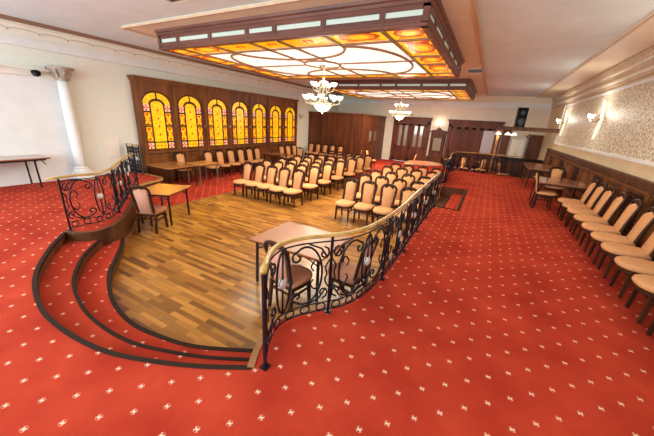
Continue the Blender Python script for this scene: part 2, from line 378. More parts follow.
# beige soffit right, beige tray round the light boxes
struct(MB().box(1.82, XR, YF, YB, ZC-.02, ZC+.02).build('ceiling_right_soffit', M_ceilbeige))
struct(MB().box(-8.3, -.62, 4.62, 20.3, ZC-.015, ZC+.02).build('ceiling_tray', M_ceilbeige))
tr = MB()
for a, b in (((-8.3, 4.62, 0), (-.62, 4.62, 0)), ((-.62, 4.62, 0), (-.62, 20.3, 0)), ((-.62, 20.3, 0), (-8.3, 20.3, 0)), ((-8.3, 20.3, 0), (-8.3, 4.62, 0))):
    tr.sweep([(-.03, ZC-.05), (.05, ZC-.035), (.05, ZC), (-.03, ZC)], a, b)
struct(tr.build('trim_ceiling_tray', M_band))
struct(MB().sweep([(0, ZC-.04), (.05, ZC-.03), (.05, ZC), (0, ZC)], (1.84, YB, 0), (1.84, YF, 0)).build('trim_soffit_edge', M_band))
# left cornice: white fascia, scalloped frieze, brown line
zc = ZC
lc = MB()
lc.box(XL, XL+.10, YF, YB, 3.33, 3.53, 0).box(XL, XL+.05, YF, YB, 3.53, 3.80, 1).box(XL, XL+.16, YF, YB, 3.80, 3.83, 1).box(XL, XL+.20, YF, YB, 3.83, ZC+.02, 2)
struct(lc.build('trim_left_cornice', [M_white, M_cornice, M_bandline]))
sc = MB(); y = -2.6
while y < 16:
    pts = []
    for k in range(13):
        t = k/12; pts.append((XL+.06, y+t*.58, 3.68+.04*math.sin(t*PI)**.6))
    sc.tube(pts, .009, 4); sc.tube([(XL+.06, y, 3.69), (XL+.06, y, 3.65)], .014, 4); y += .58
struct(sc.build('trim_left_frieze', M_frieze))
bc = MB().box(XL, XR, YB-.12, YB, 3.29, 3.52, 0).box(XL, XR, YB-.2, YB, 3.52, 3.58, 0).box(XL, XR, YB-.14, YB, 3.58, ZC+.02, 1)
struct(bc.build('trim_back_cornice', [M_white, M_ceilbeige]))
rc = MB()
rc.box(XR-.06, XR, YF, YB, 3.32, 3.40, 1).box(XR-.10, XR, YF, YB, 3.40, 3.46, 0).box(XR-.07, XR, YF, YB, 3.46, 3.62, 1).box(XR-.12, XR, YF, YB, 3.62, 3.66, 0)
rc.box(XR-.10, XR, YF, YB, 3.66, 3.80, 0).box(XR-.14, XR, YF, YB, 3.80, 3.84, 1).box(XR-.10, XR, YF, YB, 3.84, ZC, 1)
y = YF
while y < YB:
    rc.box(XR-.125, XR-.09, y, y+.11, 3.68, 3.78, 1); y += .2
struct(rc.build('trim_right_cornice', [M_cornice, M_band]))
# right wall: framed damask panel
struct(MB().box(XR-.012, XR, YF+.3, 17.2, 1.62, 3.22).build('wall_right_damask', M_damask))
fr = MB()
for z in (1.62, 3.22): fr.box(XR-.04, XR, YF+.3, 17.2, z-.035, z+.035)
for y in (17.2,): fr.box(XR-.035, XR, y-.03, y+.03, 1.6, 3.24)
struct(fr.build('trim_right_frame', M_white))
# wainscot with framed panels, every second one a dark grille
wn = MB(); W0, W1 = YF+.1, 18.2
wn.box(XR-.05, XR, W0, W1, 0, 1.26, 0).box(XR-.11, XR, W0, W1, 1.26, 1.33, 0).box(XR-.08, XR, W0, W1, 1.20, 1.26, 0).box(XR-.08, XR, W0, W1, 0, .14, 0)
y = W1; i = 0
while y > W0+1.3:
    a, b = y-1.12, y-.14
    wn.box(XR-.075, XR-.05, y-.14, y, .14, 1.2, 0).box(XR-.095, XR-.05, y-.10, y-.04, .2, 1.14, 2)
    for z0, z1 in ((.2, 1.12),):
        wn.box(XR-.09, XR-.05, a+.0, b, z0-.03, z0+.015, 2).box(XR-.09, XR-.05, a, b, z1-.015, z1+.03, 2).box(XR-.09, XR-.05, a, a+.05, z0, z1, 2).box(XR-.09, XR-.05, b-.05, b, z0, z1, 2)
        if i % 2 == 0: wn.box(XR-.075, XR-.05, a+.14, b-.14, z0+.12, z1-.12, 2)
        else:
            wn.box(XR-.054, XR-.05, a+.1, b-.1, z0+.08, z1-.08, 1)
            for k in range(9): wn.box(XR-.062, XR-.052, a+.1, b-.1, z0+.1+k*.085, z0+.115+k*.085, 0)
            for k in range(9): wn.box(XR-.062, XR-.052, a+.12+k*.09, a+.13+k*.09, z0+.08, z1-.08, 0)
    y -= 1.12; i += 1
struct(wn.build('trim_right_wainscot', [M_wood, M_black, M_panelwood]))
# left niche: white plaster wall and slim entablature ending on the column
struct(MB().box(XL, XL+.05, YF, 4.0, 0, 2.68, 0).build('wall_left_white_panel', M_white))
struct(MB().box(XL, XL+.16, YF, 3.85, 2.68, 2.74, 0).box(XL, XL+.12, YF, 3.85, 2.74, 2.82, 0).box(XL, XL+.2, YF, 3.85, 2.82, 2.86, 0).build('trim_left_entablature', M_cornice))
struct(MB().box(XL, XL+.03, YF, 5.4, 0, .12).build('baseboard_left', M_white))
cl = thing('wall_column', 'slender white column with carved capital standing against the left wall', 'column', (XL+.22, 3.98, 0))
MB().lathe([(.13, .34), (.125, .5), (.135, 1.3), (.125, 2.2), (.115, 2.66)], n=20).build('shaft', M_white, cl, True)
MB().box(-.2, .2, -.2, .2, 0, .22).lathe([(.20, .22), (.20, .27), (.165, .3), (.18, .33), (.15, .36)], n=20).build('base', M_white, cl)
cap = MB().lathe([(.13, 2.64), (.16, 2.66), (.14, 2.69), (.15, 2.78), (.19, 2.86), (.21, 2.9)], n=16)
cap.box(-.23, .23, -.23, .23, 2.9, 2.97)
for k in range(8):
    a = k*PI/4; c, s_ = math.cos(a), math.sin(a)
    cap.tube([(.14*c, .14*s_, 2.70), (.17*c, .17*s_, 2.80), (.22*c, .22*s_, 2.84), (.22*c, .22*s_, 2.79)], .03, 5)
    cap.tube([(.15*c, .15*s_, 2.78), (.2*c, .2*s_, 2.88), (.245*c, .245*s_, 2.88)], .025, 5)
cap.build('capital', noisy('aged_stone_capital', (.33, .27, .21), (.52, .45, .37), 18, rough=.8), cl, True)
# security camera and detector on the entablature
sc_ = thing('security_camera', 'black dome camera fixed on the ledge beside the column capital', 'camera', (XL+.3, 3.45, 2.74))
MB().lathe([(0, -.075), (.06, -.06), (.09, -.02), (.095, .03), (.07, .07), (0, .085)], n=14).build('housing', M_black, sc_, True)
MB().lathe([(0, -.05), (.035, -.035), (.045, 0), (0, .03)], (.055, -.05, -.01), n=10).build('lens', M_cone, sc_, True)
MB().box(-.14, -.05, -.02, .02, -.02, .06).build('bracket', M_blackmetal, sc_)
dt = MB().lathe([(0, -.03), (.035, -.02), (.045, .01), (.03, .04), (0, .045)], (XL+.24, 2.75, 2.80), n=10).build('motion_detector', M_black, smooth=True)
tag(dt, 'tiny black detector on the ledge left of the dome camera', 'detector')
wr = MB().box(XL, XL+.025, 4.75, 5.2, .55, 1.15).box(XL+.025, XL+.035, 4.8, 5.15, .6, 1.1)
tag(wr.build('wall_vent_cover', M_cornice), 'pale square vent cover on the left wall behind the iron railing', 'vent')

# ------------------------------------------------------------------ leaded window wall (left)
XC = -10.3; Y0, Y1, ZT = 5.86, 15.0, 3.03
cb = MB().box(XL, XC-.06, Y0, Y1, ZL, ZT-.1)
cb.box(XL, XC+.07, Y0-.08, Y1+.08, ZT-.05, ZT+.02).box(XL, XC+.03, Y0-.05, Y1+.05, ZT-.12, ZT-.05)
cb.box(XL, XC, Y0-.01, Y1, ZL, -.1).box(XL, XC+.02, Y0-.02, Y1, .44, .52).box(XL, XC-.02, Y0-.004, Y1, -.1, .44).box(XL, XC+.03, Y0-.03, Y1, ZL, ZL+.12).box(XL, XC+.012, Y0-.016, Y0+.05, -.1, ZT-.1)
nP = 7; PW = (Y1-Y0)/nP
for i in range(nP+1):
    y = Y0+i*PW; a, b = (max(y-.11, Y0), min(y+.11, Y1)); cb.box(XL, XC, a, b, .5, ZT-.1)
    cb.box(XC, XC+.035, y-.045 if 0 < i < nP else a, y+.045 if 0 < i < nP else b, .52, ZT-.12)
for i in range(nP):
    y = Y0+i*PW; cb.box(XL, XC-.01, y+.1, y+PW-.1, ZT-.35, ZT-.1)
    for z0, z1 in ((-.35, .36),):
        cb.box(XC-.02, XC+.01, y+.16, y+PW-.16, z0, z1)
struct(cb.build('trim_window_wall_panelling', M_panelwood))
def arcpts(r, a0, a1, n, cy, cz, ry=1): return [(cy+r*math.cos(a0+(a1-a0)*k/n), cz+ry*r*math.sin(a0+(a1-a0)*k/n)) for k in range(n+1)]
for i in range(nP):
    yc = Y0+(i+.5)*PW; g = XC-.045; hw = .50; zb, zs, zt = .72, 2.22, 2.60
    fr = MB()
    # wooden sash with an arched opening: spandrel + sides
    arch = arcpts(hw, 0, PI, 16, yc, zs, (zt-zs)/hw)
    pl = [(yc+hw+.1, zs), (yc+hw+.1, ZT-.33), (yc-hw-.1, ZT-.33), (yc-hw-.1, zs)]+arch[::-1]
    fr.prism(pl, XC-.05, XC-.005, 0, 'x')
    fr.box(XC-.05, XC-.005, yc-hw-.1, yc-hw, .5, zs).box(XC-.05, XC-.005, yc+hw, yc+hw+.1, .5, zs).box(XC-.05, XC-.005, yc-hw, yc+hw, .5, zb)
    w = struct(fr.build('window_%d' % (i+1), M_panelwood), 'arched leaded window with yellow glass, number of panel counted from the near end')
    w['label'] = 'arched yellow leaded window in the wooden wall on the left'
    pn = MB(); ld = MB(); T = .012
    am = MB(); am.tube([(XC, yc+hw+.03, zb-.03)]+[(XC, p, q) for p, q in arcpts(hw+.03, 0, PI, 16, yc, zs, (zt-zs+.03)/(hw+.03))]+[(XC, yc-hw-.03, zb-.03)], .022, 6, True)
    am.box(XC-.01, XC+.02, yc-hw-.02, yc+hw+.02, .53, .60).build('moulding', M_wood, w)
    def pane(poly, mi): pn.prism(poly, g-T, g+.004, mi, 'x')
    def rect(a, b, c, d, mi): pane([(a, c), (b, c), (b, d), (a, d)], mi)
    kz = (zt-zs)/hw
    for s0, s1 in ((.06, PI/2-.05), (PI/2+.05, PI-.06)):
        pane(arcpts(hw-.01, s0, s1, 8, yc, zs, kz)+arcpts(hw*.60, s1, s0, 8, yc, zs-.04, kz), 0)
    cw = .225
    pane([(yc-cw, zb+.26), (yc+cw, zb+.26), (yc+cw, zs-.06)]+arcpts(cw, 0, PI, 8, yc, zs-.06, .75)+[(yc-cw, zs-.06)], 0)
    for sx in (-1, 1):
        a, b = sorted((yc+sx*(cw+.045), yc+sx*(hw-.005)))
        q_ = [(zs-.23, zs-.0, 2), (zs-.71, zs-.28, 0), (zb+.28, zs-.76, 0), (zb, zb+.22, 2)]
        for c_, d_, mi_ in q_:
            rect(a, b, c_, d_, mi_); mx_, mz_, hx_, hz_ = (a+b)/2, (c_+d_)/2, (b-a)/2, (d_-c_)/2
            if mi_ == 2:
                for u_, v_ in ((1, 0), (-1, 0), (0, 1), (0, -1)): pn.prism([(mx_, mz_), (mx_+hx_*(u_*.8-v_*.35), mz_+hz_*(v_*.8+u_*.35)), (mx_+hx_*(u_*.8+v_*.35), mz_+hz_*(v_*.8-u_*.35))], g, g+.01, 3, 'x')
            else:
                for v_ in (1, -1):
                    pn.prism([(mx_-hx_*.7, mz_+v_*hz_*.9), (mx_+hx_*.7, mz_+v_*hz_*.9), (mx_, mz_+v_*hz_*.45)], g, g+.01, 3, 'x')
                    pn.prism([(mx_-hx_*.9, mz_+v_*hz_*.5), (mx_-hx_*.35, mz_+v_*hz_*.1), (mx_-hx_*.9, mz_)], g, g+.01, 3, 'x')
                    pn.prism([(mx_+hx_*.9, mz_+v_*hz_*.5), (mx_+hx_*.35, mz_+v_*hz_*.1), (mx_+hx_*.9, mz_)], g, g+.01, 3, 'x')
    rect(yc-cw, yc+cw, zb, zb+.22, 0)
    for k in range(4):
        z = zb+.50+k*.27; pn.prism([(yc-.035, z), (yc, z-.05), (yc+.035, z), (yc, z+.05)], g, g+.012, 3, 'x')
    for k in (-1, 0, 1): pn.prism([(yc+k*.13-.03, zb+.11), (yc+k*.13, zb+.07), (yc+k*.13+.03, zb+.11), (yc+k*.13, zb+.15)], g, g+.012, 3, 'x')
    pn.build('pane', [M_yellow, M_motif, M_rosewhite, M_red], w)
    def bar(a, b, r=.027): ld.tube([(g+.01, a[0], a[1]), (g+.01, b[0], b[1])], r, 4)
    for sx in (-1, 1):
        bar((yc+sx*(cw+.022), zb), (yc+sx*(cw+.022), zs)); bar((yc+sx*hw, zb), (yc+sx*hw, zs))
        for z in (zs-.24, zs-.68): bar((yc+sx*cw, z), (yc+sx*hw, z))
    for z in (zb, zb+.24): bar((yc-hw, z), (yc+hw, z))
    bar((yc, zs+.1), (yc, zt))
    ld.tube([(g+.01, p, q) for p, q in arcpts(hw*.56, 0, PI, 14, yc, zs-.03, kz)], .016, 4)
    ld.build('leading', M_wood, w)
    MB().lathe([(0, -.01), (.02, 0), (.02, .02), (0, .03)], (XC+.05, yc+PW/2-.08, 1.55), n=8).beam((XC, yc+PW/2-.08, 1.5), (XC+.06, yc+PW/2-.08, 1.5), .02, .06).build('handle', M_greymetal, w)

# ------------------------------------------------------------------ ceiling light boxes
def lightbox(y0, y1, label):
    x0, x1, zb, zt = -7.7, -1.17, 3.47, ZC-.015
    t = thing('ceiling_light_box', label, 'ceiling light', ((x0+x1)/2, (y0+y1)/2, zt), 0, None)
    ox, oy, oz = t.location
    def B(): return MB()
    def fin(mb, name, m, sm=False, p=t):
        mb.v = [(a-ox, b-oy, c-oz) for a, b, c in mb.v]; return mb.build(name, m, p, sm)
    xs = [-7.7, -6.97, -5.88, -4.79, -4.08, -2.99, -1.90, -1.17]
    H = y1-y0; ys = [y0+H*k for k in (0, .144, .41, .59, .856, 1)]
    f = B()
    for a, b in (((x0, y0, 0), (x1, y0, 0)), ((x1, y0, 0), (x1, y1, 0)), ((x1, y1, 0), (x0, y1, 0)), ((x0, y1, 0), (x0, y0, 0))):
        f.sweep([(0, zb), (.10, zb), (.10, zb+.15), (0, zb+.15)], a, b)
        f.sweep([(0, zb+.235), (.10, zb+.235), (.10, zt), (0, zt)], a, b)
        f.sweep([(0, zb+.30), (-.02, zb+.31), (-.03, zb+.35), (-.07, zb+.37), (-.08, zt), (0, zt)], a, b)
        f.sweep([(0, zb), (-.012, zb+.01), (-.012, zb+.05), (0, zb+.06)], a, b)
    fxs = xs; fys = [y0+H*k for k in (0, .13, .32, .5, .68, .87, 1)]
    for x in fxs:
        for y, s in ((y0, 1), (y1, -1)): f.box(min(max(x-.045, x0), x1-.09), min(max(x-.045, x0), x1-.09)+.09, y-.008*s, y+.09*s, zb+.07, zb+.26)
    for y in fys:
        for x, s in ((x0, 1), (x1, -1)): f.box(x-.008*s, x+.09*s, min(max(y-.045, y0), y1-.09), min(max(y-.045, y0), y1-.09)+.09, zb+.07, zb+.26)
    # dentil row under the crown
    k = x0
    while k < x1: f.box(k, k+.03, y0-.03, y0-.018, zb+.315, zb+.345); k += .06
    fin(f, 'frame', M_coffer)
    for k in range(7):
        for y, s in ((y0, 1), (y1, -1)): fin(B().box(xs[k]+.045, xs[k+1]-.045, y+.03*s, y+.04*s, zb+.145, zb+.235), 'side_pane', M_pale_lit)
    for k in range(6):
        for x, s in ((x0, 1), (x1, -1)): fin(B().box(x+.03*s, x+.04*s, fys[k]+.045, fys[k+1]-.045, zb+.145, zb+.235), 'side_pane', M_pale_lit)
    fin(B().box(xs[1], xs[6], ys[1], ys[4], zb+.02, zb+.035), 'centre_glass', M_white_lit)
    cells = []
    for k in range(7):
        cells.append((xs[k], xs[k+1], ys[0], ys[1])); cells.append((xs[k], xs[k+1], ys[4], ys[5]))
    for k in range(1, 4):
        cells.append((xs[0], xs[1], ys[k], ys[k+1])); cells.append((xs[6], xs[7], ys[k], ys[k+1]))
    for (a, b, c, d) in cells:
        g = B().box(a+.02, b-.02, c+.02, d-.02, zb+.025, zb+.04, 0)
        cx, cyy = (a+b)/2, (c+d)/2; rx, ry = (b-a)*.30, (d-c)*.28
        plainc = abs(cx+4.43) < 1.3
        z = zb+.018
        if not plainc:
            def ell(k1, k2, mi, dz, dx=0, dy=0):
                g.prism([(cx+dx+rx*k1*math.cos(q*PI/8), cyy+dy+ry*k2*math.sin(q*PI/8)) for q in range(16)], z-dz, z+.012, mi)
            ell(1.2, 1.15, 4, 0); ell(.92, .85, 2, .003); ell(.6, .56, 0, .006)
            for s in (-1, 1):
                g.prism([(cx+s*rx*1.2, cyy-ry*1.5), (cx+s*rx*.3, cyy-ry*1.2), (cx+s*rx*.9, cyy-ry*.9)], z-.004, z+.012, 1)
                g.prism([(cx+s*rx*1.2, cyy+ry*1.5), (cx+s*rx*.3, cyy+ry*1.2), (cx+s*rx*.9, cyy+ry*.9)], z-.004, z+.012, 2)
        else:
            for s in (-1, 1): g.prism([(cx+s*.04, cyy-.1), (cx+s*.12, cyy+.02), (cx+s*.05, cyy+.12)], z, z+.012, 1)
        fin(g, 'border_pane', [M_yellowdeep if not plainc else M_yellow, M_red, M_orange, M_white_lit, M_deeporange])
    # timber glazing bars, backlight put into their lighter brown
    b = B(); zz = zb+.005; r = .03
    def ln(p, q, rr=r): b.beam((p[0], p[1], zz), (q[0], q[1], zz), rr*2, .03)
    for y in (ys[1], ys[4]): ln((x0+.05, y), (x1-.05, y), .03)
    for x in (xs[1], xs[6]): ln((x, y0+.05), (x, y1-.05), .03)
    for x in xs[2:6]: ln((x, y0+.05), (x, ys[1])); ln((x, y1-.05), (x, ys[4]))
    for y in ys[2:4]: ln((x0+.05, y), (xs[1], y)); ln((x1-.05, y), (xs[6], y))
    cx, cyy = -4.43, (y0+y1)/2
    def curve(fn, n=26, closed=False): b.tube([(*fn(k/n), zz) for k in range(n+(0 if closed else 1))], r, 6, closed)
    curve(lambda t_: (cx+.5*math.cos(2*PI*t_), cyy+.5*math.sin(2*PI*t_)), 28, True)
    hx, hy = (xs[6]-xs[1])/2, (ys[4]-ys[1])/2
    for s in (-1, 1):
        curve(lambda t_: (cx+s*(1.45+(hx-1.6)*math.sin(PI*t_)), cyy+hy*.93*math.cos(PI*t_)))
        curve(lambda t_: (cx+1.45*math.cos(PI*t_), cyy+s*(hy-(hy-.72)*math.sin(PI*t_))))
        ln((cx+s*.5, cyy), (cx+s*hx, cyy))
        for q in (-.36, .36): ln((cx+q, cyy+s*.36), (cx+q*1.0, cyy+s*hy))
    fin(b, 'glazing_bars', M_bars)
    # rose for the chandelier
    fin(B().lathe([(.10, zb-.02), (.07, zb-.05), (.02, zb-.07)], (cx, cyy, 0), 14), 'ceiling_rose', M_brass, True)
    return t
lightbox(5.1, 10.17, 'large wooden ceiling light box with orange patterned border glass, nearer one')
lightbox(13.55, 18.45, 'farther wooden ceiling light box hanging before the back wall')

# ------------------------------------------------------------------ chandeliers
def chandelier(loc, label, far):
    t = thing('chandelier', label, 'chandelier', loc)
    fr = MB(); fr.tube([(0, 0, 0), (0, 0, -.3)], .008, 6)
    fr.lathe([(.0, -.28), (.035, -.3), (.02, -.34), (.05, -.38), (.03, -.45), (.03, -.7), (.06, -.75), (.04, -.82), (.09, -.88), (.0, -.9)], n=12)
    def arm(a, r, z0, z1, zmid):
        c, s_ = math.cos(a), math.sin(a)
        p = catmull([(c*.03, s_*.03, z0), (c*r*.45, s_*r*.45, zmid), (c*r*.85, s_*r*.85, zmid+.02), (c*r*1.02, s_*r*1.02, z1-.08), (c*r, s_*r, z1)], 5)
        fr.tube(p, .011, 5)
        fr.tube(catmull([(c*.04, s_*.04, -.36), (c*.13, s_*.13, -.42), (c*.17, s_*.17, -.58), (c*.1, s_*.1, -.74)], 4), .008, 5)
    ups = [(k*2*PI/5+.3, .30, -.52) for k in range(5)]; los = [(k*2*PI/10+.1, .50, -.86) for k in range(10)]
    for a, r, z in ups: arm(a, r, -.46, z, z-.14)
    for a, r, z in los: arm(a, r, -.8, z, z-.13)
    fr.lathe([(.27, -1.0), (.285, -.99), (.285, -.97), (.27, -.96)], n=20)
    for k in range(3):
        a = k*2*PI/3; fr.tube([(.04*math.cos(a), .04*math.sin(a), -.85), (.27*math.cos(a), .27*math.sin(a), -.97)], .006, 4)
    fr.lathe([(0, -1.24), (.02, -1.22), (.025, -1.2), (.01, -1.17)], n=8)
    fr.build('frame', M_brass, t, True)
    MB().lathe([(.265, -.98), (.25, -1.03), (.2, -1.10), (.12, -1.16), (.0, -1.19)], n=20).build('bowl', M_shade, t, True)
    sh = MB().lathe([(.025, 0), (.05, .01), (.075, .05), (.095, .10), (.09, .10), (.07, .055), (.04, .018), (0, .012)], n=12)
    first = None
    for a, r, z in ups+los:
        if first is None: first = o = sh.build('shade', M_shade, t, True)
        else: o = first.copy(); COL.objects.link(o); o.parent = t
        o.location = (r*math.cos(a), r*math.sin(a), z)
    return t
chandelier((-4.38, 7.66, 3.44), 'large brass chandelier with frosted cup shades under the nearer ceiling light box', 0)
chandelier((-4.43, 16.0, 3.44), 'brass chandelier of frosted shades farther back, before the panelled doors', 1)
for p, e in (((-4.43, 7.64, 2.45), 90), ((-4.43, 16.0, 2.45), 90)):
    l = bpy.data.lights.new('chandelier_lamp', 'POINT'); l.energy = e; l.color = (1, .85, .65); l.shadow_soft_size = .35
    o = bpy.data.objects.new('chandelier_lamp', l); o.location = (p[0], p[1], p[2]-.35); COL.objects.link(o)

# ------------------------------------------------------------------ wrought iron railings
def rail(path, name_label, posts_every=1.25, start_post=True, H=.93, post_down=0., thick=1.35, overhang=.02, medal=True):
    P = catmull([(a, b, 0) for a, b in path], 10)
    cum = [0]
    for i in range(1, len(P)): cum.append(cum[-1]+(P[i]-P[i-1]).length)
    Ltot = cum[-1]
    t = thing('iron_railing', name_label, 'railing', (P[0].x, P[0].y, 0))
    O = Vector((P[0].x, P[0].y, 0))
    def at(s, z, off=0):
        s = min(max(s, 0), Ltot)
        lo = 0; hi = len(cum)-1
        while hi-lo > 1:
            m = (lo+hi)//2
            if cum[m] <= s: lo = m
            else: hi = m
        k = (s-cum[lo])/max(cum[hi]-cum[lo], 1e-9); d = (P[hi]-P[lo]).normalized()
        p = P[lo]+(P[hi]-P[lo])*k-O
        return Vector((p.x-d.y*off, p.y+d.x*off, z))
    n = max(1, round(Ltot/posts_every)); L = Ltot/n
    ss = [Ltot*i/(max(8, int(Ltot*10))) for i in range(max(8, int(Ltot*10))+1)]
    hr = MB(); prof = [(-.029, 0), (-.025, .018), (-.01, .028), (.01, .028), (.025, .018), (.029, 0), (.016, -.01), (-.016, -.01)]
    vs = []; fs = []; k = len(prof)
    for s in ss:
        for o_, z in prof: vs.append(at(s, H+z, o_))
    d0 = (P[0]-P[1]).normalized()
    for j in range(k): vs[j] = vs[j]+d0*overhang
    for i in range(len(ss)-1):
        for j in range(k): fs.append((i*k+j, i*k+(j+1) % k, (i+1)*k+(j+1) % k, (i+1)*k+j))
    fs += [tuple(range(k))[::-1], tuple((len(ss)-1)*k+j for j in range(k))]
    hr.add(vs, fs).build('handrail', M_handrail, t, True)
    b = MB()
    for z, r in ((H-.06, .009), (.14, .008), (.035, .008)): b.tube([at(s, z) for s in ss], r, 5)
    b.build('bars', M_iron, t, True)
    for i in range(n+1):
        q = MB(); s = L*i; p = at(s, 0)
        q.beam(at(s, -post_down), at(s, H-.01), .024, .024); q.box(p.x-.035, p.x+.035, p.y-.035, p.y+.035, 0.001, .012)
        q.build('post', M_iron, t)
    zm = .50
    for i in range(n):
        s0 = L*i; m = MB(); k_ = L/1.25
        def C(pts, r=.009): m.tube([at(s0+u, z) for u, z in pts], r*thick, 5)
        def spiral(cu, cz, r0, r1, a0, a1, nn=12): return [(cu+(r0+(r1-r0)*k/nn)*math.cos(a0+(a1-a0)*k/nn), cz+(r0+(r1-r0)*k/nn)*math.sin(a0+(a1-a0)*k/nn)) for k in range(nn+1)]
        mid = L/2
        C([(mid, .14), (mid, H-.06)], .008)
        C([(mid+.105*k_*math.cos(q*PI/10), zm+.34*math.sin(q*PI/10)) for q in range(21)], .009)
        for sg in (-1, 1):
            cu = mid+sg*.30*k_
            # big C opening towards the panel centre, with curled ends
            rx, rz = .215*k_, .335
            arc = [(cu+sg*rx*math.cos(a), zm+rz*math.sin(a)) for a in [(-118+236*q/20)*PI/180 for q in range(21)]]
            e0, e1 = arc[0], arc[-1]
            C([(e0[0]+sg*.045*math.cos(a)+0, e0[1]+.045+.045*math.sin(a)) for a in [(-90-270*q/10)*PI/180 for q in range(10, -1, -1)]][:0]+arc, .009)
            cr2 = .068
            C([(e1[0]-sg*cr2*math.sin(a)*(1-a/9), e1[1]-cr2+cr2*math.cos(a)*(1-a/9)) for a in [q*PI/6 for q in range(13)]], .009)
            C([(e0[0]-sg*cr2*math.sin(a)*(1-a/9), e0[1]+cr2-cr2*math.cos(a)*(1-a/9)) for a in [q*PI/6 for q in range(13)]], .009)
            # inner counter-curve and leaf buds
            C(V2([(cu+sg*rx*.96, zm+.1), (cu+sg*rx*.6, zm+.17), (cu+sg*rx*.35, zm+.1), (cu+sg*rx*.5, zm+.05)], 4), .007)
            C(V2([(cu+sg*rx*.96, zm-.1), (cu+sg*rx*.6, zm-.17), (cu+sg*rx*.35, zm-.1), (cu+sg*rx*.5, zm-.05)], 4), .007)
            C([(cu+sg*rx*.2, .86), (cu+sg*rx*.9, .80), (cu+sg*rx*1.25, .70)], .008); C([(cu+sg*rx*.2, .15), (cu+sg*rx*.9, .21), (cu+sg*rx*1.25, .31)], .008)
            # small scrolls beside the posts
            pu = mid+sg*(L/2-.015); r1 = .075*k_
            for cz, v in ((.74, 1), (.27, -1)):
                cuu = pu-sg*r1
                C([(cuu+sg*r1*math.cos(a)*(1-.09*q), cz+v*r1*1.15*math.sin(a)*(1-.09*q)) for q, a in enumerate([PI/2-w*PI/4 for w in range(9)])], .008)
            C(V2([(pu-sg*.0, .33), (pu-sg*.05*k_, .42), (pu-sg*.03*k_, .50), (pu-sg*.05*k_, .58), (pu, .66)], 4), .007)
        m.build('scrollwork', M_iron, t, True)
        nr = 6
        for j in range(nr):
            cu = L*(j+.5)/nr; pts = [at(s0+cu+.06*k_*math.cos(q*PI/6), .088+.048*math.sin(q*PI/6)) for q in range(12)]
            MB().tube(pts, .007*thick, 5, True).build('ring', M_iron, t, True)
        fl = MB(); c = at(s0+mid, zm); tg = (at(s0+mid+.02, 0)-at(s0+mid-.02, 0)).normalized(); nn = Vector((-tg.y, tg.x, 0))
        for sd in (-1, 1):
            vs = []
            rad = [(0, .036), (.02, .032), (.032, .026), (.044, .02), (.049, .006)]
            for rr, h in rad:
                for j in range(12):
                    a = j*PI/6; rj = rr*(1+.12*math.cos(6*a)); vs.append(c+tg*rj*math.cos(a)+Vector((0, 0, rj*1.15*math.sin(a)))+nn*sd*h)
            fl.add(vs, [(i_*12+j, i_*12+(j+1) % 12, (i_+1)*12+(j+1) % 12, (i_+1)*12+j) for i_ in range(4) for j in range(12)])
        if medal: fl.build('medallion', M_silver, t, True)
    return t
rail([(-1.30, 1.49), (-1.44, 1.72), (-1.50, 1.95), (-1.43, 2.17), (-1.27, 2.38), (-1.11, 2.58), (-1.0, 2.85), (-.94, 3.2), (-.91, 3.6), (-.90, 4.2), (-.92, 5.3), (-.93, 6.5), (-.93, 7.9)],
     'long curving black iron railing with wooden handrail between dance floor and right aisle', 1.15)
rail([(-6.01, 1.97), (-6.04, 2.2), (-6.0, 2.44), (-6.22, 2.8), (-6.75, 3.2), (-7.35, 3.62), (-7.8, 3.95), (-8.1, 4.3)],
     'short black iron railing with wooden handrail above the left curved steps', 1.0, H=.91, overhang=.16)
rail([(-1.25, 11.25), (-1.15, 12.0), (-1.28, 13.3), (-1.33, 14.6), (-1.2, 15.35), (-.8, 15.65), (0, 15.8), (.8, 15.85), (1.6, 15.85)],
     'far black iron railing curving in front of the bar corner', .8, thick=1.9, medal=False)
rail([(-10.45, 5.38), (-9.85, 5.42)], 'small piece of black iron railing beside the left wall under the first window', .4, thick=1.6)

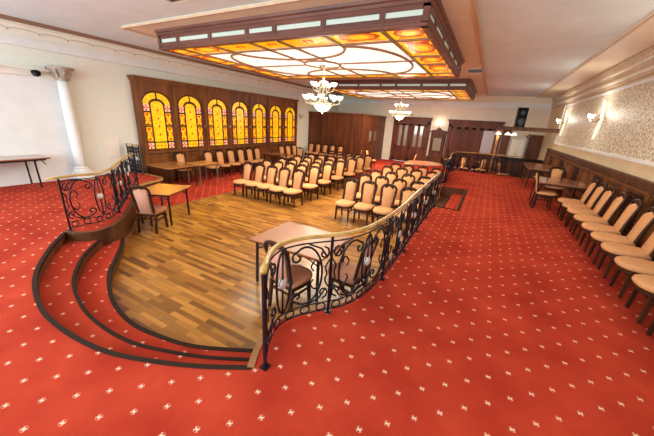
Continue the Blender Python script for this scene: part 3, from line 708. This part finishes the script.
# ------------------------------------------------------------------ chairs
def seat_mesh(z0, z1, inset=0):
    # outline: straight back, strongly rounded front
    out = []
    for k in range(25):
        a = PI+PI*k/24
        ex = .75
        x = math.copysign(abs(math.cos(a))**ex, math.cos(a))*(.230-inset); y = -.02+math.copysign(abs(math.sin(a))**.75, math.sin(a))*(.275-inset)
        out.append((x, y))
    out += [(.205-inset, .19-inset), (-.205+inset, .19-inset)]
    return out
def make_chair(fabric=None):
    fb = fabric or M_fabric; fs_ = M_seatbrown if fabric else fb
    t = bpy.data.objects.new('banquet_chair', None); COL.objects.link(t); t.empty_display_size = .1
    o = seat_mesh(0, 0); n = len(o)
    lay = [(1.0, .415), (1.03, .435), (1.0, .465), (.9, .482), (.6, .492)]
    vs = [(x*k, (y+.02)*k-.02, z) for k, z in lay for x, y in o]
    fs = [(i*n+j, i*n+(j+1) % n, (i+1)*n+(j+1) % n, (i+1)*n+j) for i in range(len(lay)-1) for j in range(n)]
    fs += [tuple(range(n))[::-1], tuple((len(lay)-1)*n+j for j in range(n))]
    MB().add(vs, fs).build('seat', fs_, t, True)
    o2 = [(x*.96, (y+.02)*.96-.02) for x, y in o]
    MB().prism(o2, .36, .416).build('seat_frame', M_chairwood, t)
    for s in (-1, 1):
        MB().beam((s*.17, -.17, .38), (s*.18, -.185, 0), .044, .044, w2=.034, h2=.034).build('leg', M_chairwood, t)
        MB().beam((s*.19, .18, .42), (s*.19, .23, 0), .042, .046, w2=.034, h2=.038).build('leg', M_chairwood, t)
    st = MB()
    for s in (-1, 1): st.beam((s*.177, -.17, .27), (s*.187, .20, .27), .018, .028)
    st.beam((-.175, -.175, .30), (.175, -.175, .30), .018, .022); st.beam((-.185, .2, .31), (.185, .2, .31), .018, .022)
    st.build('stretcher', M_chairwood, t)
    # back: leaning backwards
    def bk(x, z, d=0):                        # z above seat along the slanted back
        return Vector((x, .175+(z-.42)*.165+.03*((z-.42)/.6)**2+d, z))
    zt = 1.045
    outl = [(-.19, .42), (-.195, .7), (-.212, .88), (-.205, .96), (-.165, 1.02), (-.09, 1.05), (0, 1.06), (.09, 1.05), (.165, 1.02), (.205, .96), (.212, .88), (.195, .7), (.19, .42)]
    P = catmull([(a, b, 0) for a, b in outl], 4)
    fr = MB(); vs = []; m = len(P)
    inn = []
    for i, p in enumerate(P):
        a = P[max(i-1, 0)]; b = P[min(i+1, m-1)]; d = (b-a).normalized(); nx, nz = d.y, -d.x
        w = .050
        inn.append((p.x+nx*w, p.y+nz*w))
    for i, p in enumerate(P):
        ix, iz = inn[i]
        vs += [bk(p.x, p.y, -.012), bk(p.x, p.y, .018), bk(ix, iz, .018), bk(ix, iz, -.012)]
    fs = [(i*4+j, i*4+(j+1) % 4, (i+1)*4+(j+1) % 4, (i+1)*4+j) for i in range(m-1) for j in range(4)]+[(3, 2, 1, 0), (m*4-4, m*4-3, m*4-2, m*4-1)]
    fr.add(vs, fs)
    # crest scroll under the arch
    fr.tube([bk(x, z) for x, z in ((-.10, 1.0), (-.05, .975), (-.03, 1.0), (0, 1.015), (.03, 1.0), (.05, .975), (.10, 1.0))], .013, 5)
    fr.build('back_frame', M_chairwood, t, True)
    pad = [(-.125, .46), (-.128, .7), (-.14, .9), (-.12, .945), (-.06, .95), (-.035, .975), (.035, .975), (.06, .95), (.12, .945), (.14, .9), (.128, .7), (.125, .46)]
    k = len(pad); vs = []
    for sc, d in ((.97, .024), (1, .01), (1, -.012), (.9, -.034)):
        for x, z in pad: vs.append(bk(x*sc, .7+(z-.7)*sc, d))
    fs = [(i*k+j, i*k+(j+1) % k, (i+1)*k+(j+1) % k, (i+1)*k+j) for i in range(3) for j in range(k)]+[tuple(range(k))[::-1], tuple(3*k+j for j in range(k))]
    MB().add(vs, fs).build('backrest', fb, t, True)
    sl = MB()
    for s in (-1, 1):
        sl.beam(bk(s*.13, .60), bk(s*.175, .60), .02, .02); sl.beam(bk(s*.14, .86), bk(s*.18, .86), .02, .02)
    sl.beam(bk(-.15, .45), bk(.15, .45), .02, .04)
    sl.build('back_slats', M_chairwood, t)
    register(t); return t
CH = {}
used = {}
def chair(x, y, z, rz, label, group=None, pink=False):
    key = 'p' if pink else 'n'
    if key not in CH: CH[key] = make_chair(M_fabric_pink if pink else None)
    if key not in used: used[key] = 1; o = CH[key]
    else: o = copy_tree(CH[key])
    o.location = (x, y, z); o.rotation_euler = (0, 0, rz)
    tag(o, label, 'chair', group); return o
ORD = ['first', 'second', 'third', 'fourth', 'fifth', 'sixth', 'seventh', 'eighth', 'ninth', 'tenth', 'eleventh']
def jit(a=.02): return random.uniform(-a, a)
# left block, facing the photographer; five to a row
rowsL = [6.85, 7.80, 8.68, 9.70, 10.8, 11.75, 12.7]
for r, y in enumerate(rowsL):
    for c in range(5):
        chair(-6.78+.495*c+jit(.006), y+jit(.02), ZL, jit(.02), 'peach chair, %s from the left in the %s row of the left seating block' % (ORD[c], ORD[r]), 'peach chairs of the left seating block')
rowsR = [6.75, 7.72, 8.70, 9.92, 10.95]
for r, y in enumerate(rowsR):
    for c in range(4):
        chair(-3.0+.515*c+jit(.008), y+jit(.02), ZL, jit(.025), 'peach chair, %s from the left in the %s row of the right seating block' % (ORD[c], ORD[r]), 'peach chairs of the right seating block')
for c, x in enumerate((-10.05, -9.53, -9.02, -8.5, -7.95)):
    chair(x, 16.1, ZL, jit(.05), 'peach chair, %s from the left in front of the dark wardrobe wall' % ORD[c], 'chairs along the wardrobe wall')
for c, y in enumerate((8.05, 8.65, 9.25, 9.85, 10.42, 10.95)):
    chair(-9.62, y, ZL, PI/2-.25+jit(.04), 'peach chair under the leaded windows, %s from the near table' % ORD[c], 'chairs along the leaded windows')
for c, y in enumerate((12.9, 13.5, 14.1)):
    chair(-9.62, y, ZL, PI/2-.25, 'peach chair under the last leaded windows, %s past the dark table' % ORD[c], 'chairs past the dark table')
chair(-8.55, 12.6, ZL, .2, 'peach chair standing between the dark table and the left seating block', 'chairs past the dark table')
chair(-9.85, 6.95, ZL, PI/2-.3, 'peach chair tucked behind the two joined wooden tables', None)
YR = [3.83, 4.42, 5.02, 5.62, 6.17, 6.77, 7.4, 8.02, 8.55, 9.12]
for c, y in enumerate(YR):
    chair(2.15, y+.02, 0, -PI/2+jit(.05), 'orange-lit chair with back to the right wall panelling, %s from the near end' % ORD[c], 'chairs along the right wall')

# ------------------------------------------------------------------ tables
def table(x0, x1, y0, y1, z, top, label, legm=None, rz=0, ins=.08, h=.75, group=None):
    cx, cyy = (x0+x1)/2, (y0+y1)/2; a, b = (x1-x0)/2, (y1-y0)/2
    t = thing('rectangular_table', label, 'table', (cx, cyy, z), rz, group); lm = legm or M_blackmetal
    MB().box(-a, a, -b, b, h-.025, h).build('tabletop', top, t, bevel=.004)
    MB().box(-a+.004, a-.004, -b+.004, b-.004, h-.035, h-.0255).build('edge_band', M_wood, t)
    MB().beam((-a+.08, -b+.08, h-.055), (a-.08, -b+.08, h-.055), .03, .04).beam((-a+.08, b-.08, h-.055), (a-.08, b-.08, h-.055), .03, .04).beam((-a+.08, -b+.08, h-.055), (-a+.08, b-.08, h-.055), .03, .04).beam((a-.08, -b+.08, h-.055), (a-.08, b-.08, h-.055), .03, .04).build('under_frame', lm, t)
    for sx in (-1, 1):
        for sy in (-1, 1):
            MB().beam((sx*(a-.08), sy*(b-ins), h-.04), (sx*(a-.07), sy*(b-ins+.01), 0), .032, .032).build('leg', lm, t)
    for sx in (-1, 1):
        br = MB().tube(catmull([(sx*(a-.08), -b+.1, h-.18), (sx*(a-.2), -b+.1, h-.12), (sx*(a-.35), -b+.1, h-.07)], 4), .01, 5)
        br.build('brace', lm, t)
        MB().tube(catmull([(sx*(a-.08), b-.1, h-.18), (sx*(a-.2), b-.1, h-.12), (sx*(a-.35), b-.1, h-.07)], 4), .01, 5).build('brace', lm, t)
    return t
table(-2.86, -1.62, 2.98, 3.95, ZL, M_tablepink, 'rosewood table on the dance floor behind the near end of the railing')
table(-.41, .41, -.47, .47, ZL, M_tabletop, 'bright orange wooden table beside the left railing').location = (-6.50, 4.0, ZL)
bpy.context.view_layer.update()
tb = [o for o in COL.objects if o.get('label') == 'bright orange wooden table beside the left railing'][0]; tb.rotation_euler = (0, 0, math.radians(26))
table(-10.0, -8.72, 5.6, 6.72, ZL, M_tablemid, 'long wooden table under the first leaded window')
table(-9.5, -8.72, 6.74, 7.66, ZL, M_tabletop, 'wooden table with grey metal legs, joined to the long table', M_greymetal)
table(-9.8, -8.9, 11.3, 12.3, ZL, M_tablebrown, 'dark table far down the leaded window wall')
table(-10.48, -9.72, .4, 3.15, 0, M_tablebrown, 'long dark folding table against the white left wall', ins=.30)
table(1.42, 2.6, 9.72, 11.0, 0, M_tablebrown, 'reddish brown table against the right wall nearest the chair row')
table(1.48, 2.6, 13.0, 14.35, 0, M_tablebrown, 'reddish brown table against the right wall, second from the chair row')
table(1.5, 2.6, 14.4, 15.6, 0, M_tablebrown, 'reddish brown table against the right wall, close to the far railing')
chair(1.66, 9.95, 0, PI/2, 'peach chair pushed under the left side of the nearest right-wall table')
chair(2.1, 11.35, 0, 0, 'peach chair behind the nearest right-wall table, facing the photographer')
chair(-2.0, 2.86, ZL, math.radians(172), 'rose chair at the left of the table behind the railing, its back to the camera', None, True)
chair(-1.38, 3.40, ZL, -PI/2-.12, 'rose chair between the rosewood table and the railing, facing left', None, True)
chair(-6.07, 3.42, ZL, math.radians(206), 'rose chair with dark frame drawn up to the bright orange table', None, True)
# round table and stools near the far end
rt = thing('round_table', 'round rosewood-topped table beside the hall stand at the back', 'table', (-2.6, 14.9, ZL))
MB().lathe([(.85, .72), (.87, .735), (.85, .75)], n=32).build('tabletop', M_tablepink, rt)
MB().lathe([(.3, 0), (.28, .03), (.05, .06), (.05, .68), (.15, .715)], n=16).build('pedestal', M_wood, rt)
chair(-3.6, 16.3, ZL, -PI/2+.3, 'single peach chair beyond the right seating block beside the round table')
chair(-.9, 17.3, ZL, .3, 'peach chair in the bar corner, leftmost behind the far railing', 'bar corner chairs')
chair(-.1, 17.3, ZL, -.4, 'peach chair in the bar corner, middle one behind the far railing', 'bar corner chairs')
chair(.9, 16.6, ZL, 1.2, 'peach chair in the bar corner, rightmost behind the far railing', 'bar corner chairs')
table(-.5, .12, 18.0, 18.7, ZL, M_tablebrown, 'brown table in the bar corner behind the far railing')
chair(-6.5, 15.6, ZL, -PI/2+.4, 'peach chair facing left at the corner of the wardrobe', 'chairs at the wardrobe corner')
chair(-5.75, 15.9, ZL, PI/2, 'peach chair facing right at the corner of the wardrobe', 'chairs at the wardrobe corner')

# ------------------------------------------------------------------ wardrobe wall (back left)
wd = MB(); X0, X1, YW, ZW = XL, -6.8, 16.75, 2.5
wd.box(X0, X1, YW, YB, ZL, ZW-.08).box(X0, X1+.05, YW-.05, YB, ZW-.12, ZW-.06).box(X0, X1+.09, YW-.09, YB, ZW-.06, ZW)
wd.box(X0, X1+.04, YW-.04, YB, ZL, ZL+.15)
n = 7
for k in range(n):
    a = X0+(X1-X0)*k/n; b = X0+(X1-X0)*(k+1)/n
    wd.box(a, a+.06, YW-.03, YW, ZL+.1, ZW-.1); wd.box(b-.06, b, YW-.03, YW, ZL+.1, ZW-.1)
    wd.box(a+.06, b-.06, YW-.03, YW, ZW-.2, ZW-.1).box(a+.06, b-.06, YW-.03, YW, ZL+.15, ZL+.25).box(a+.06, b-.06, YW-.03, YW, 1.75, 1.83)
    wd.box(a+.12, b-.12, YW-.02, YW, ZL+.3, 1.7).box(a+.12, b-.12, YW-.02, YW, 1.88, ZW-.25)
n = 5
for k in range(n):
    a = YW+(YB-YW)*k/n; b = YW+(YB-YW)*(k+1)/n
    wd.box(X1, X1+.03, a, a+.06, ZL+.1, ZW-.1).box(X1, X1+.03, b-.06, b, ZL+.1, ZW-.1)
    wd.box(X1, X1+.03, a+.06, b-.06, ZW-.2, ZW-.1).box(X1, X1+.03, a+.06, b-.06, .55, .63)
    wd.box(X1, X1+.02, a+.12, b-.12, .68, ZW-.25).box(X1, X1+.02, a+.12, b-.12, ZL+.25, .5)
struct(wd.build('trim_wardrobe_panelling', M_woodx))
for k, y in enumerate((18.0, 18.9)):
    ah = MB().box(X1+.03, X1+.05, y, y+.35, .9, 1.5)
    tag(ah.build('wall_mirror', M_glass), 'small glazed panel on the side of the wardrobe, %s one' % ('nearer' if k == 0 else 'farther'), 'glass panel')
# ------------------------------------------------------------------ doors and portal on the back wall
def wooddoor(name, x0, x1, zt, leaves, glass, m, handles=True):
    y = YB
    f = MB().box(x0, x0+.2, y-.14, y, ZL, zt-.3).box(x1-.2, x1, y-.14, y, ZL, zt-.3).box(x0, x1, y-.14, y, zt-.42, zt-.1)
    f.box(x0-.06, x1+.06, y-.22, y, zt-.1, zt).box(x0-.03, x1+.03, y-.18, y, zt-.15, zt-.1).box(x0-.03, x0+.23, y-.17, y, ZL, ZL+.2).box(x1-.23, x1+.03, y-.17, y, ZL, ZL+.2)
    f.box(x0+.03, x0+.17, y-.16, y-.1, ZL+.3, zt-.5).box(x1-.17, x1-.03, y-.16, y-.1, ZL+.3, zt-.5)
    fo = struct(f.build(name, m))
    a0, a1 = x0+.2, x1-.2; w = (a1-a0)/leaves
    for k in range(leaves):
        a, b = a0+k*w+.01, a0+(k+1)*w-.01; z1 = zt-.43
        d = MB().box(a, b, y-.06, y-.03, ZL+.01, z1)
        d.box(a, a+.1, y-.09, y-.05, ZL+.01, z1).box(b-.1, b, y-.09, y-.05, ZL+.01, z1).box(a, b, y-.09, y-.05, z1-.14, z1).box(a, b, y-.09, y-.05, ZL+.01, ZL+.2).box(a, b, y-.09, y-.05, .45, .6)
        d.box((a+b)/2-.09, (a+b)/2+.09, y-.09, y-.05, .6, z1).box(a+.1, a+.22, y-.085, y-.05, .6, z1).box(b-.22, b-.1, y-.085, y-.05, .6, z1)
        for q0, q1 in ((a+.16, (a+b)/2-.1), ((a+b)/2+.1, b-.16)):
            d.box(q0, q1, y-.08, y-.05, ZL+.28, .38)
            if not glass[k]: d.box(q0, q1, y-.08, y-.05, .7, z1-.2)
        do = d.build('door_leaf', m, fo)
        if glass[k]:
            for q0, q1 in (((a+.22, (a+b)/2-.09), ((a+b)/2+.09, b-.22)) if glass[k] is M_glass else ((a+.12, b-.12),)):
                MB().box(q0, q1, y-(.068 if glass[k] is M_glass else .095), y-.061, .62, z1-.14).build('door_glass', glass[k], do)
        if handles and k < 2:
            hx = b-.05 if k == 0 else a+.05
            MB().box(hx-.02, hx+.02, y-.11, y-.09, .45, .68).tube([(hx, y-.10, .58), (hx, y-.15, .58), (hx-.1, y-.15, .58)], .01, 5).build('door_handle', M_blackmetal, do)
    return fo
wooddoor('door_1', -6.12, -3.62, 2.55, 2, [M_glass, M_glass], M_woodpurple)
wooddoor('door_2', -2.5, .55, 2.52, 3, [None, None, M_paleglass], M_woodpurple, False)
# hall stand between the doors
hs = thing('hall_stand', 'carved dark wooden hall stand with mirror between the two back doorways', 'hall stand', (-3.02, 20.7, ZL))
MB().box(-.5, .5, -.2, .25, 0, .5).box(-.54, .54, -.23, .27, .48, .54).box(-.46, -.04, -.22, -.2, .08, .42).box(.04, .46, -.22, -.2, .08, .42).build('chest', M_wood, hs)
b_ = MB().box(-.46, .46, .15, .25, .54, 2.25)
for s in (-1, 1): b_.lathe([(.04, .54), (.05, .7), (.03, .9), (.05, 1.3), (.03, 1.7), (.05, 2.0), (.04, 2.1)], (s*.4, .1, 0), 10)
b_.box(-.52, .52, .05, .27, 2.1, 2.18)
b_.prism([(-.5, 2.18), (-.35, 2.24), (-.2, 2.27), (-.1, 2.36), (0, 2.40), (.1, 2.36), (.2, 2.27), (.35, 2.24), (.5, 2.18)], .12, .24, 0, 'y')
b_.tube([(-.5, .05, 1.55), (-.5, -.02, 1.6), (-.5, -.08, 1.7)], .012, 5).tube([(.5, .05, 1.55), (.5, -.02, 1.6), (.5, -.08, 1.7)], .012, 5)
b_.build('carved_back', M_woodpurple, hs)
MB().box(-.26, .26, .135, .149, .95, 1.75).build('mirror', M_glass, hs)
MB().box(-.3, .3, .1, .15, 1.78, 1.84).box(-.3, .3, .1, .15, .86, .92).box(-.32, -.26, .1, .15, .86, 1.84).box(.26, .32, .1, .15, .86, 1.84).build('mirror_frame', M_wood, hs)

def lamp_point(loc, e, size=.05, c=(1, .85, .62)):
    l = bpy.data.lights.new('sconce_lamp', 'POINT'); l.energy = e; l.color = c; l.shadow_soft_size = size
    o = bpy.data.objects.new('sconce_lamp', l); o.location = loc; COL.objects.link(o)
# back wall sconce, left wall sconce
def small_sconce(loc, rz, label, lit=True):
    t = thing('wall_sconce', label, 'wall lamp', loc, rz)
    MB().lathe([(0, -.03), (.05, -.02), (.06, .0), (0, .02)], n=12).box(-.04, .04, -.03, 0, -.12, .12).build('backplate', M_brass, t, True)
    a = MB()
    for s in (-1, 1): a.tube(catmull([(0, -.03, -.02), (s*.08, -.09, -.07), (s*.14, -.12, -.02), (s*.14, -.12, .03)], 5), .009, 5)
    a.build('arms', M_brass, t, True)
    for s in (-1, 1):
        MB().lathe([(.02, 0), (.045, .02), (.065, .08), (.075, .13), (.07, .13), (.055, .08), (.03, .03), (0, .015)], (s*.14, -.12, .03), 12).build('shade', M_shade if lit else M_white, t, True)
small_sconce((-3.08, YB-.02, 1.98), 0, 'small twin-shade wall lamp above the hall stand')
lamp_point((-3.08, YB-.25, 2.3), 5)
small_sconce((XL+.02, 15.75, 2.15), PI/2, 'small unlit wall lamp right of the last leaded window', False)
# curved arc wall lamps on the damask
def arc_sconce(y, label):
    t = thing('arc_wall_lamp', label, 'wall lamp', (XR-.012, y, 2.48))
    m = MB(); vs = []; n = 22
    for k in range(n+1):
        f = k/n; z = -.54+1.08*f; yy = .16*(1-(2*f-1)**2)-.08; w = .035+.055*math.sin(PI*f)**.8
        for dy, dx in ((-w, 0), (-w*.5, -.05), (w*.5, -.05), (w, 0)): vs.append((dx-.02, -yy+dy, z))
    fs = [(i*4+j, i*4+(j+1) % 4, (i+1)*4+(j+1) % 4, (i+1)*4+j) for i in range(n) for j in range(4)]+[(0, 1, 2, 3), (n*4+3, n*4+2, n*4+1, n*4)]
    m.add(vs, fs).build('arc', M_arc, t, True)
    a = MB().lathe([(0, -.04), (.05, -.02), (.05, .02), (0, .04)], (-.08, -.07, 0), 12)
    a.tube(catmull([(-.06, -.07, 0), (-.16, -.10, -.06), (-.22, -.05, -.04), (-.24, -.0, .02)], 5), .012, 6)
    a.tube(catmull([(-.06, -.07, 0), (-.15, -.02, -.04), (-.22, .08, -.04), (-.24, .13, .02)], 5), .012, 6)
    a.build('bracket', M_brass, t, True)
    for yy in (0, .13):
        s_ = MB().lathe([(.02, 0), (.05, .02), (.07, .07), (.075, .12), (.07, .12), (.05, .06), (0, .02)], (-.24, yy, .02), 12).build('shade', M_shade, t, True)
        MB().lathe([(0, 0), (.02, .015), (.028, .04), (.018, .065), (0, .08)], (-.24, yy, .05), 10).build('bulb', M_bulb, s_, True)
    lamp_point((XR-.38, y+.06, 2.62), 28, .05, (1, .92, .80))
arc_sconce(16.2, 'glowing curved wall lamp at the far end of the damask panel')
arc_sconce(11.35, 'glowing curved wall lamp in the middle of the damask panel, nearer one')
lamp_point((XR-.35, 6.55, 2.6), 28, .05, (1, .92, .80))
lamp_point((XR-.35, 1.9, 2.6), 28, .05, (1, .92, .80))

# ------------------------------------------------------------------ bar corner
bp = MB().box(.2, XR, 17.0, 17.3, 2.06, 2.2).box(.15, XR, 16.96, 17.34, 2.2, 2.24).box(.2, .5, 17.3, 20.9, 2.06, 2.2)
bp.build('canopy', M_wood)
cn = COL.objects['canopy']; cn.name = 'bar_canopy'
tag(cn, 'dark wooden beam canopy above the bar corner under the hanging speaker', 'canopy')
po = MB().box(.27, .39, 17.09, 17.21, ZL, 2.05).box(.2, .46, 17.02, 17.28, ZL, ZL+.15).box(.2, .46, 17.02, 17.28, 1.93, 2.05)
tag(po.build('bar_post', M_goldtrim), 'orange-brown square wooden post carrying the left end of the bar canopy', 'post')
bt = thing('bar_counter', 'dark wooden bar counter under the canopy behind the far railing', 'bar', (1.7, 18.6, ZL))
MB().box(-.9, .95, -.3, .3, 0, 1.05).box(-.8, -.1, -.33, -.3, .15, .9).box(.0, .8, -.33, -.3, .15, .9).build('front', M_wood, bt)
MB().box(-.97, .97, -.4, .35, 1.05, 1.11).build('worktop', M_black, bt)
wc = thing('white_cabinet', 'tall white cabinet with two doors behind the bar', 'cabinet', (1.5, 20.6, ZL))
MB().box(-.35, .35, -.25, .35, 0, 2.05).build('body', M_white, wc)
for s in (-1, 1):
    d = MB().box(min(0, s*.34)+.01, max(0, s*.34)-.01, -.28, -.25, .1, 2.0).build('door', M_cornice, wc)
    MB().box(s*.05-.01, s*.05+.01, -.30, -.28, 1.1, 1.3).build('handle', M_brass, d)
dd = MB().box(2.02, XR-.02, 20.88, YB, ZL, 1.88).box(2.1, 2.6, 20.85, 20.88, 1.0, 1.8).box(2.1, 2.6, 20.85, 20.88, -.2, .8)
struct(dd.build('door_3', M_woodx))
pw = MB().box(.62, 1.05, 20.9, YB, ZL, 2.1).box(.68, .99, 20.87, 20.9, .9, 2.0)
struct(pw.build('trim_bar_panel', M_woodx))
def pendant(x, y, z, label, star=False):
    t = thing('pendant_lamp', label, 'pendant lamp', (x, y, z))
    top = 2.06-z
    MB().tube([(0, 0, top), (0, 0, .1)], .006, 5).build('cord', M_blackmetal, t)
    if not star:
        MB().lathe([(.02, .12), (.05, .10), (.11, .04), (.14, -.03), (.13, -.03), (.09, .04), (0, .09)], n=14).build('shade', M_shade, t, True)
        MB().lathe([(0, .1), (.03, .11), (.03, .15), (0, .16)], n=8).build('cap', M_brass, t, True)
    else:
        m = MB()
        for k in range(6):
            a = k*PI/3; m.tube([(0, 0, .12), (.12*math.cos(a), .12*math.sin(a), 0), (0, 0, -.14)], .01, 4)
            b2 = a+PI/3; m.tube([(.12*math.cos(a), .12*math.sin(a), 0), (.12*math.cos(b2), .12*math.sin(b2), 0)], .01, 4)
            m.tube([(.12*math.cos(a), .12*math.sin(a), 0), (.2*math.cos(a), .2*math.sin(a), .03)], .012, 4)
        m.build('lantern_frame', M_blackmetal, t)
        MB().lathe([(0, -.08), (.07, -.04), (.08, .02), (.05, .07), (0, .09)], n=8).build('lantern_glass', M_glass, t)
for k, (x, y) in enumerate(((.32, 16.9), (.72, 17.12), (1.0, 17.15))):
    pendant(x, y, 1.86, 'white glass pendant lamp under the bar canopy, %s from the left' % ORD[k]); lamp_point((x, y, 1.75), 5, .08)
pendant(1.62, 17.12, 1.82, 'dark star-shaped lantern under the bar canopy', True)
sp = thing('loudspeaker', 'tall black loudspeaker standing above the bar canopy', 'speaker', (1.2, 18.6, 2.245))
MB().box(-.23, .23, -.25, .25, 0, .94).build('cabinet', M_black, sp, bevel=.02)
for z, r in ((.28, .15), (.68, .11)): 
    m = MB(); vs = []
    for rr, d in ((r, -.262), (r*.9, -.27), (r*.35, -.252), (.0, -.262)):
        for j in range(18): vs.append((.02+rr*math.cos(j*PI/9), d, z+rr*math.sin(j*PI/9)))
    m.add(vs, [(i*18+j, i*18+(j+1) % 18, (i+1)*18+(j+1) % 18, (i+1)*18+j) for i in range(3) for j in range(18)]).build('cone', M_cone, sp, True)
MB().box(-.23, -.19, -.27, -.25, .05, .9).build('side_strip', M_cone, sp)
tag(MB().box(.2, 2.68, 18.3, 18.9, 2.2, 2.245).build('speaker_shelf', M_wood), 'dark wooden shelf of the bar canopy that carries the loudspeaker', 'shelf')
# ------------------------------------------------------------------ ceiling vents, sign
def vent(x0, x1, y0, y1, z, label, n=8, along='x'):
    t = thing('ceiling_vent', label, 'vent', ((x0+x1)/2, (y0+y1)/2, z)); a, b = (x1-x0)/2, (y1-y0)/2
    MB().box(-a, a, -b, b, -.004, 0).build('duct', M_black, t)
    MB().box(-a-.04, a+.04, -b-.04, -b, -.02, 0).box(-a-.04, a+.04, b, b+.04, -.02, 0).box(-a-.04, -a, -b, b, -.02, 0).box(a, a+.04, -b, b, -.02, 0).build('frame', M_cornice, t)
    for k in range(n):
        q = -b+2*b*(k+.5)/n; MB().box(-a, a, q-.012, q+.012, -.018, -.008).build('slat', M_greymetal, t)
vent(-5.55, -4.75, 3.72, 4.05, ZC+.02, 'slatted air vent in the pale ceiling in front of the near light box', 4)
vent(-1.1, -.68, 11.4, 12.1, ZC-.015, 'black slatted air vent between the two ceiling light boxes', 5)
ex = MB().box(-5.05, -4.85, YB-.03, YB, 2.64, 2.72)
tag(ex.build('emergency_light', M_greenled), 'small green emergency light over the double glazed door', 'sign')
